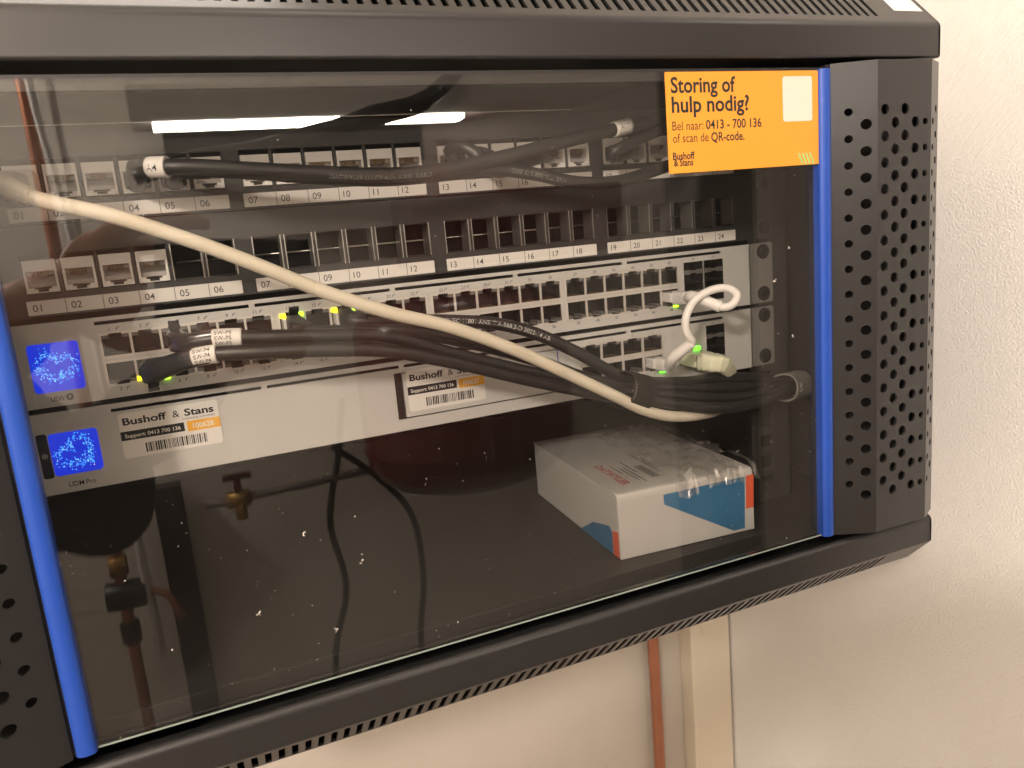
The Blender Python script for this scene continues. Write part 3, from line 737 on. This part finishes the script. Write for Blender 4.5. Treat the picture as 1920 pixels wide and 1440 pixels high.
c, p = cable("black_cable", "black cable with upside down lettering sagging over socket labels 16 to 18", pts, RB_, 'cable', GB)
plug_black(c, PORTX[4], ZJ-.8, False, 'boot', False); boot(c, pts[:4], 5.4, 4.0)
acc = 0; st = None
for i in range(1, len(p)):
    acc += (p[i]-p[i-1]).length
    if st is None and p[i].x > at(945, 318, -33).x: st = acc
t = MB(); path_text(t, p, RB_, "ANSI/TIA-568.2-D 2022-1", st, 2.6, 0, up=.0, flip=True); t.build("lettering", 'dimprint', c)
for k, lb, e in ((12, "short black cable arching up out of socket 13", ((842, 283, -16), (868, 276, -26), (893, 288, -30), (905, 310, -32), (930, 322, -30), (960, 318, -24), (990, 305, 20))),
                 (13, "short black cable plugged into socket 14 and bending down behind others", ((893, 286, -14), (915, 290, -22), (935, 302, -27), (960, 308, -28), (1000, 300, -22), (1030, 290, 10)))):
    pts = [Vector((PORTX[k], -6, ZJ)), Vector((PORTX[k], -12, ZJ))]+P3(*e)
    c, p = cable("black_cable", lb, pts, 3.3, 'cable', GB); plug_black(c, PORTX[k], ZJ-.8, False, 'boot', False); boot(c, pts[:3], 5.2, 3.6)
pts = [Vector((PORTX[18], -6, ZJ)), Vector((PORTX[18], -16, ZJ+.5))]+P3((1150, 285, -24), (1195, 262, -26), (1250, 240, -20), (1290, 232, 20), (1310, 230, 60))
c, p = cable("black_cable", "dark cable end plugged into socket 19 beside the yellow sticker", pts, 3.4, 'cable', GB); plug_black(c, PORTX[18], ZJ-.8, False, 'boot', False); boot(c, pts[:3], 5.2, 3.8)
# cream cable from the first upper socket down to the gateway
pts = [Vector((PORTX[0], -8, ZJ)), Vector((PORTX[0]-1.0, -24, ZJ))]+P3((8, 346, -46), (60, 370, -52), (100, 381, -53), (200, 402, -55), (300, 432, -56), (400, 466, -57), (500, 504, -58), (600, 544, -58), (730, 586, -58), (840, 612, -57), (960, 654, -55), (1060, 699, -53), (1160, 746, -50), (1205, 768, -46), (1255, 780, -40), (1310, 778, -32), (1352, 764, -14), (1374, 738, -6), (1368, 708, -9))
c, p = cable("cream_cable", "thick cream cable crossing diagonally in front of the panels", pts, 3.4, 'cream')
k0 = PORTX[0]
MB().box(k0-6.8, k0+6.8, -14, 6, ZJ-6.5, ZJ+6.5).build("plug", 'cream', c, bevel=1.0)
boot(c, pts[:4], 5.6, 3.5, 'cream', (.7, 1, 1))
acc = 0; st = None
for i in range(1, len(p)):
    acc += (p[i]-p[i-1]).length
    if st is None and p[i].x > at(948, 650, -55).x: st = acc
t = MB(); path_text(t, p, 3.4, "onbaqueqns", st, 2.2, 0, up=.2); path_text(t, p, 3.4, "ELSJIBd+", st+29, 2.2, 0, up=.0); t.build("lettering", mat("faded_print", (.50, .42, .31), .6), c)
# beige plug at its lower end
wx, wz = 389.1, 14.5
MB().box(wx-6.0, wx+6.0, -15, 8, wz-4.2, wz+4.6).build("plug", 'beige', c, bevel=.6)
bp_ = spline([Vector((wx, -15, wz)), Vector((wx+2, -22, wz-.6)), at(1350, 681, -24), at(1364, 697, -16), pts[-1]], 1.0); n = len(bp_)
MB().tube(bp_, [(6.2-2.0*i/(n-1))*(1.04 if i % 3 else .93) for i in range(n)], 0, 20, True, (.5, 1, 1)).build("boot", 'beige', c)
# white patch cord between switch and gateway
q48 = Vector((376.5, -6, 57.4)); q8 = Vector((361.1, -6, 15.4))
b1 = [q48, Vector((377.2, -18, 57.6)), at(1300, 556, -32), at(1352, 576, -46)]
b2 = [q8, Vector((361.6, -16, 15.4)), at(1262, 672, -26), at(1298, 642, -38)]
pts = b1+P3((1372, 572, -50), (1382, 553, -50), (1366, 541, -47), (1334, 544, -43), (1303, 563, -40), (1287, 592, -39), (1286, 618, -39), (1295, 636, -39))+b2[::-1]
c, p = cable("white_patch_cord", "short white patch cord looping from the switch down to the gateway", pts, 2.5, 'wcord', None, 1.5)
for q, b_ in ((q48, b1), (q8, b2)):
    MB().box(q.x-5.6, q.x+5.6, -7.5, 8, q.z-2.6, q.z+3.8).build("plug", 'clearplug', c, bevel=.5)
    boot(c, [b_[0], b_[1]], 4.6, 3.9, 'clearplug', (.6, 1.05, .85))
    bt_ = spline(b_, 1.0)[8:]
    o = MB().tube(bt_, 3.5, 0, 20).build("boot", 'wcord', c, bevel=.3)
# straps round the bundle
def strap(name, label, pa, pb, ra, rb_, m, rot=0):
    pa, pb = Vector(pa), Vector(pb); t = (pb-pa).normalized(); a = Vector((0, 0, 1)); a = (a-t*a.dot(t)).normalized(); b = t.cross(a)
    mb = MB(); n = 32; vs = []
    for p_, k in ((pa, 1), (pb, 1), (pb, .88), (pa, .88)):
        for i in range(n):
            th = 6.283*i/n; ca, sa = math.cos(th), math.sin(th); ca = math.copysign(abs(ca)**.8, ca); sa = math.copysign(abs(sa)**.8, sa)
            vs.append(p_+a*(ca*ra*k)+b*(sa*rb_*k))
    mb.add(vs, [[r_*n+i, r_*n+(i+1) % n, ((r_+1) % 4)*n+(i+1) % n, ((r_+1) % 4)*n+i] for r_ in range(4) for i in range(n)], 0, False)
    o = mb.build(name, m, bevel=.4); tag(o, label, "cable strap"); return o, t, a, b
o, t_, a_, b_ = strap("cable_strap", "black hook and loop strap with a stitched edge gathering the cream and black cables", at(1168, 729, -43), at(1206, 737, -40), 11.2, 10.5, 'velcro')
ORG[o.name] = Vector(); st_ = MB(); ctr = at(1170, 729, -43)
for i in range(12):
    th = math.radians(36+i*8.5); q = ctr+a_*(math.cos(th)*11.4)+b_*(math.sin(th)*10.8)
    if b_.y > 0: pass
    th2 = th+.075; q2 = ctr+a_*(math.cos(th2)*11.4)+b_*(math.sin(th2)*10.8)
    st_.tube([q, q2], .16, 0, 6)
st_.build("stitching", 'stitch', o)
pa, pb = at(1470, 727, -22), at(1498, 720, -12)
o, t_, a_, b_ = strap("cable_strap", "grey printed strap round the cable bundle beside the door frame", pa, pb, 9.8, 10.0, 'strap')
ORG[o.name] = Vector(); t = MB()
for ch, th0 in (("S", 30), ("O", 58), ("N", 88)):
    def fn(px, pz, th0=th0):
        th = math.radians(th0)+(px-1.8)/10.0
        return pa+t_*(7.0-pz)+a_*(math.cos(th)*10.2)+b_*(math.sin(th)*10.4)
    t.text(ch, 0, 0, 4.8, 0, fn=fn, bold=.035)
t.build("lettering", 'wprint', o)

# ------------------------------------------------------------------ cardboard box on the cabinet floor
ZF = -104.0
A = Vector((310.8, -26, ZF)); Bv = Vector((412.5, -33, ZF)); dirx = (Bv-A).normalized(); diry = Vector((-dirx.y, dirx.x, 0)); Wb = (Bv-A).length
zt = at(1158, 930, -26.5).z; Hb = zt-ZF
Db = 150
bx = thing("cardboard_box", "white printed cardboard box with blue and orange corners on the cabinet floor", "box", A)
def bp3(u, v, h): return A+dirx*u+diry*v+Vector((0, 0, h))
mb = MB(); mb.obox(bp3(Wb/2, Db/2, Hb/2-.5), dirx*(Wb/2-.8), diry*(Db/2-.8), Vector((0, 0, Hb/2-.7))); mb.build("carton", 'card', bx, bevel=.8)
lid = MB(); pr = [(Db, Hb), (3.5, Hb+.3), (1.2, Hb-.2), (-.3, Hb-1.8), (-.7, Hb-4), (-1.2, 1.0)]
n = len(pr); vs = [bp3(u, v, h) for u in (.6, Wb-.2) for v, h in pr]+[bp3(u, v+.6, h-.6) for u in (.6, Wb-.2) for v, h in pr]
fs = [[i, i+1, n+i+1, n+i] for i in range(n-1)]+[[2*n+i, 2*n+i+1, 3*n+i+1, 3*n+i] for i in range(n-1)]
fs += [[i, i+1, 2*n+i+1, 2*n+i] for i in range(n-1)]+[[n+i, n+i+1, 3*n+i+1, 3*n+i] for i in range(n-1)]+[[0, n, 3*n, 2*n], [n-1, 2*n-1, 4*n-1, 3*n-1]]
lid.add(vs, fs); lid.build("lid_flap", 'card', bx)
def fronts(name, P, m):    # printed field on the front flap, photo pixels
    q = []
    for u, v in P:
        d = RIGHT*((u-960)/FPX)+DOWN*((v-720)/FPX)+FWD; pn = bp3(0, -1.32, 10); t = (pn-CAM).dot(diry)/d.dot(diry); q.append(CAM+d*t)
    MB().add([x for x in q]+[x+diry*.08 for x in q], [list(range(len(q)))]+[[i, (i+1) % len(q), len(q)+(i+1) % len(q), len(q)+i] for i in range(len(q))]).build(name, m, bx)
fronts("blue_field", [(1244, 928), (1396, 893), (1397, 990), (1376, 995), (1246, 946)], 'cardblue')
fronts("orange_field", [(1399, 892), (1413, 889), (1413, 950), (1399, 954)], 'cardred')
def side(name, P, m):
    vs = [A+dirx*(-.05+.75)+diry*a+Vector((0, 0, h)) for a, h in P]; vs = [v-dirx*.12 for v in vs]
    MB().add(vs, [list(range(len(P)))]).build(name, m, bx)
side("orange_field", [(0.8, .6), (9.5, .6), (9.5, 17), (0.8, 19)], 'cardred')
side("blue_field", [(10, .6), (62, .6), (40, 13), (14, 19), (10, 16)], 'cardblue')
def top_text(mb, s_, u, v, h, x1=None, bold=0):     # lettering on the lid, running from the back towards the front
    def fn(px, pz): return bp3(u+pz, v-px, Hb+.42+(v-px)*-.002)
    if x1:
        V, F = glyphs(s_, bold); wd = max(p_[0] for p_ in V); k = x1/wd/(h/.73)
        mb.text(s_, 0, 0, h, 0, fn=lambda px, pz: fn(px*k, pz), bold=bold)
    else: mb.text(s_, 0, 0, h, 0, fn=fn, bold=bold)
t = MB(); top_text(t, "DATWYLER", 13.5, 62, 6.2, 47, .03); t.build("lettering", 'redink', bx)
t = MB()
for u, v, l in ((23, 56, 20), (26.5, 48, 30), (29.5, 48, 34), (33, 60, 26), (47, 72, 40), (50, 70, 30)): t.add([bp3(u, v, Hb+.4), bp3(u+.9, v, Hb+.4), bp3(u+.9, v-l, Hb+.42), bp3(u, v-l, Hb+.42)], [(0, 1, 2, 3)])
for k in range(14): a0 = 46-2*k; t.add([bp3(37, a0, Hb+.42), bp3(43, a0, Hb+.42), bp3(43, a0-1.2, Hb+.42), bp3(37, a0-1.2, Hb+.42)], [(0, 1, 2, 3)])
t.build("grey_print", 'greyink', bx)
# crumpled clear film over the box
r = random.Random(11); nx_, ny_ = 34, 44; vs = []
from mathutils import noise
for j in range(ny_):
    for i in range(nx_):
        u = 42+62*i/(nx_-1); v = -7+135*j/(ny_-1)
        nz = noise.noise(Vector((u*.09, v*.07, 3)))*3.4+noise.noise(Vector((u*.25, v*.22, 9)))*2.0+abs(noise.noise(Vector((u*.5, v*.35, 5))))*1.6
        h = Hb+4.0+nz*1.4
        if v < 0: h -= (-v)*1.5
        edge = 2.5*noise.noise(Vector((v*.2, 1, 1)))
        vs.append(bp3(min(u+edge, 106), v, h))
fm = MB().add(vs, [[j*nx_+i, j*nx_+i+1, (j+1)*nx_+i+1, (j+1)*nx_+i] for j in range(ny_-1) for i in range(nx_-1) if noise.noise(Vector((i*.16, j*.13, 4))) < .22], 0, False).build("plastic_film", 'film')
tag(fm, "crumpled clear plastic film lying over the white box", "plastic film")

# ------------------------------------------------------------------ by the wall below
MB_ = MB().tube(spline([(583, 385, -1500), (583, 385, -150)], 60), 7.5, 0, 20)
o = MB_.build("copper_pipe", 'copper'); tag(o, "copper pipe running down the wall below the cabinet, next to the cream duct", "pipe")
o = MB().box(634, 697, 372, 399.5, -1500, 700).build("cable_duct", 'duct', bevel=1.5); tag(o, "tall cream duct in the room corner beside the copper pipe", "duct")

# ------------------------------------------------------------------ the room the door glass mirrors
lf = thing("light_fixture", "grey light fixture on the far wall with a bright strip, mirrored in the glass", "light fixture", (340, -1260, 330))
MB().box(46, 700, -1330, -1205, 337, 398).build("housing", 'greypaint', lf, bevel=3)
MB().box(80, 633, -1250, -1203, 325, 335).build("lit_strip", 'strip', lf)
o = MB().box(92, 545, -1345, -1195, 250, 318).build("meter_box", 'blackgloss', bevel=4); tag(o, "long dark box under the light fixture, mirrored in the glass", "meter box")
ex = thing("expansion_vessel", "dark red expansion vessel with a rounded bottom, mirrored in the glass below the gateway", "expansion vessel", (578, -1180, -400))
vz = []
for z, r_ in [(-398, 2), (-396, 60), (-388, 120), (-370, 170), (-345, 200), (-318, 214), (-300, 217), (-292, 221), (-286, 217), (-150, 217), (-60, 214), (-30, 200), (-8, 150), (0, 60), (1, 2)]: vz.append((z, r_))
n = 48; vs = [(578+r_*math.cos(6.283*i/n), -1130+r_*.75*math.sin(6.283*i/n)-50, z) for z, r_ in vz for i in range(n)]
MB().add(vs, [[k*n+i, k*n+(i+1) % n, (k+1)*n+(i+1) % n, (k+1)*n+i] for k in range(len(vz)-1) for i in range(n)], 0, True).build("tank", 'vessel', ex)
MB().box(540, 640, -1346, -1335, -260, -40).build("wall_bracket", 'steel', ex)
o = MB().box(505, 968, -1348, -1190, 46, 186).build("boiler_box", 'vessel', bevel=6); tag(o, "dark red box above the vessel, mirrored in the glass behind socket labels 13 to 19", "boiler")
o = MB().tube(spline([(-97, -1200, -1500), (-97, -1200, 1150)], 80), 10, 0, 16).build("copper_pipe", 'copper'); tag(o, "reddish vertical pipe mirrored at the far edge of the glass", "pipe")
for dx, y_, lb in ((14, -1190, "white thin cable hanging beside the mirrored reddish pipe"), (40, -1210, "white thin cable sagging away from the mirrored reddish pipe")):
    o = MB().tube(spline([(-97+dx, y_, 1140), (-100+dx, y_, 380), (-82+dx*.6, y_, 220), (-66, y_, 40), (-60+dx*.2, y_, -600)], 20), 6, 0, 8).build("white_cable", 'wcord'); tag(o, lb, "cable")
vp = thing("water_pipe", "grey horizontal pipe with a brass valve, mirrored in the lower glass", "pipe", (240, -1200, -334))
MB().tube([(60, -1200, -336), (400, -1200, -330)], 8, 0, 14).build("pipe", mat('dull_pipe', (.22, .19, .17), .5), vp)
MB().tube([(98, -1200, -336), (140, -1200, -335)], 16, 0, 14).tube([(120, -1200, -336), (120, -1185, -372)], 10, 0, 12).build("valve", 'brass', vp)
MB().tube([(120, -1200, -330), (120, -1200, -296)], 7, 0, 10).box(96, 146, -1207, -1193, -298, -288).build("handle", 'vessel', vp)
for lb, P in (("thin black cable hanging in a curve below the mirrored vessel", [(330, -180, ), (310, -285), (277, -418), (290, -556), (251, -695), (240, -1000)]),
              ("thicker black cable curving down past the mirrored vessel", [(300, -270), (371, -340), (436, -433), (448, -575), (427, -713), (430, -1000)])):
    o = MB().tube(spline([(a[0], -1200, a[1]) for a in P], 15), 6.5, 0, 10).build("black_cable", 'cable'); tag(o, lb, "cable")
o = MB().tube(spline([(40, -1120, 240), (130, -1120, 262), (231, -1130, 272), (303, -1130, 288), (378, -1130, 304), (446, -1130, 325), (530, -1140, 345), (640, -1200, 420)], 15), [13+6*math.sin(i*.08) for i in range(400)], 0, 14).build("black_hose", 'blackgloss'); tag(o, "black hose slanting across the mirrored bright strip", "hose")
vp = thing("stop_valve", "dark round valve on the reddish pipe, mirrored in the lower corner of the glass", "valve", (-95, -1200, -470))
MB().tube([(-125, -1200, -468), (-60, -1200, -470)], 26, 0, 16).tube([(-97, -1200, -560), (-97, -1200, -520)], 17, 0, 14).build("valve_body", 'blackgloss', vp, bevel=3)
MB().tube([(-97, -1200, -430), (-97, -1200, -395)], 16, 0, 8).build("union_nut", 'brass', vp)
MB().tube(spline([(-60, -1200, -470), (-30, -1190, -480), (-8, -1185, -530)], 6), 7, 0, 10).build("side_branch", 'copper', vp)
o = MB().box(-30, 22, -1340, -1300, -1500, -316).build("dark_duct", 'blackgloss', bevel=3); tag(o, "dark upright duct mirrored in the lower glass", "duct")
o = MB().box(700, 790, -640, -561, -1500, 1150).build("door_post", 'post', bevel=2); tag(o, "dark upright door post mirrored as a band near the yellow sticker", "door post")

# the photographer's hand, sleeve and telephone, mirrored in the glass
def ph(r_, d_, f_): return CAM+RIGHT*r_+DOWN*d_-FWD*f_       # telephone axes: along, down, away from the cabinet
tel = thing("smartphone", "dark smartphone held up sideways in front of the glass, seen mirrored", "phone", ph(66, 22, 8))
m_ = MB(); c_ = ph(66, 22, 8.5); m_.obox(c_, RIGHT*78, DOWN*37, FWD*4.2); m_.build("phone_body", 'blackgloss', tel, bevel=3, seg=3)
m_ = MB(); m_.obox(ph(14, 8, 3.7), RIGHT*7, DOWN*16, FWD*.6); m_.build("camera_bump", 'blackgloss', tel, bevel=.5)
hand = MB()
def limb(P, R_): 
    p_ = spline([ph(*a) for a in P], 3); n_ = len(p_)
    rs = []
    for i in range(n_):
        t_ = i/(n_-1)*(len(R_)-1); k_ = min(int(t_), len(R_)-2); rs.append(R_[k_]+(R_[k_+1]-R_[k_])*(t_-k_))
    hand.tube(p_, rs, 0, 16)
def blob(a, R_):
    c_ = ph(*a); n_ = 16; vs = [c_+RIGHT*(R_[0]*math.sin(math.pi*j/10)*math.cos(6.283*i/n_))+DOWN*(R_[1]*math.cos(math.pi*j/10))+FWD*(R_[2]*math.sin(math.pi*j/10)*math.sin(6.283*i/n_)) for j in range(11) for i in range(n_)]
    hand.add(vs, [[j*n_+i, j*n_+(i+1) % n_, (j+1)*n_+(i+1) % n_, (j+1)*n_+i] for j in range(10) for i in range(n_)], 0, True)
blob((-52, 24, 14), (36, 44, 17))
limb(((-62, -2, 10), (-38, -22, 3), (-14, -30, -4), (10, -31, -7), (27, -28, -6)), (12, 11.5, 10, 9.2, 8, 5))           # index along the top edge
limb(((-62, 8, 16), (-34, -2, 24), (-14, -6, 24), (6, -4, 22), (18, -2, 20)), (12, 11, 10, 9, 7, 5))                    # the next three close behind the screen
limb(((-62, 22, 18), (-34, 18, 26), (-14, 18, 26), (4, 20, 23), (14, 21, 21)), (11, 10.5, 9.5, 8.5, 7, 5))
limb(((-62, 38, 16), (-38, 40, 24), (-20, 41, 24), (-6, 42, 22), (2, 42, 20)), (10, 9.5, 8.5, 7.5, 6, 4))
limb(((-64, 52, 10), (-40, 68, 2), (-14, 74, -5), (8, 72, -7), (22, 69, -6)), (15, 13, 11, 10, 9, 6))                   # thumb under the bottom edge
limb(((-60, 26, 14), (-92, 44, 22), (-128, 66, 32), (-150, 90, 44)), (30, 28, 27, 30))
blob((52, 88, 12), (34, 24, 18))                                                                                        # the other hand steadies the lower edge
limb(((36, 74, 0), (66, 68, -7), (96, 68, -8), (122, 70, -6)), (11, 10.5, 9.5, 6))
limb(((40, 84, 2), (74, 80, -6), (108, 80, -7), (134, 82, -4)), (11, 10.5, 9.5, 6))
limb(((40, 96, 4), (74, 93, -3), (106, 93, -4), (128, 94, -2)), (11, 10, 9, 5.5))
limb(((38, 106, 8), (66, 105, 2), (92, 104, 1), (110, 104, 3)), (10, 9, 8, 5))
limb(((40, 80, 16), (56, 62, 22), (66, 44, 22), (72, 30, 20)), (13, 11, 10, 6))
limb(((56, 92, 12), (30, 104, 12), (0, 134, 20)), (24, 26, 29))
per = hand.build("person", 'skin'); tag(per, "person holding the phone with a bare hand and a black sleeve, seen mirrored", "person")
rm = per.modifiers.new("fuse", 'REMESH'); rm.mode = 'VOXEL'; rm.voxel_size = .0022; rm.use_smooth_shade = True
sm_ = per.modifiers.new("soft", 'SMOOTH'); sm_.factor = .5; sm_.iterations = 4
sl = MB(); p_ = spline([ph(28, 104, 12), ph(-12, 150, 24), (-20, -520, -70), (-22, -540, -112), (-60, -640, -120), (-190, -800, 10), (-300, -900, 160)], 8); n_ = len(p_)
sl.tube(p_, [34+24*min(1, i/(n_*.4))+2.2*math.sin(i*1.1)+1.2*math.sin(i*.45) for i in range(n_)], 0, 28)
sl.build("sleeve", 'sleeve', per)
sl = MB(); p_ = spline([ph(-112, 56, 28), ph(-150, 92, 46), ph(-230, 130, 110), ph(-330, 150, 260), ph(-420, 60, 420)], 8); n_ = len(p_)
sl.tube(p_, [34+20*min(1, i/(n_*.5))+2.0*math.sin(i*1.1) for i in range(n_)], 0, 28); sl.build("sleeve", 'sleeve', per)
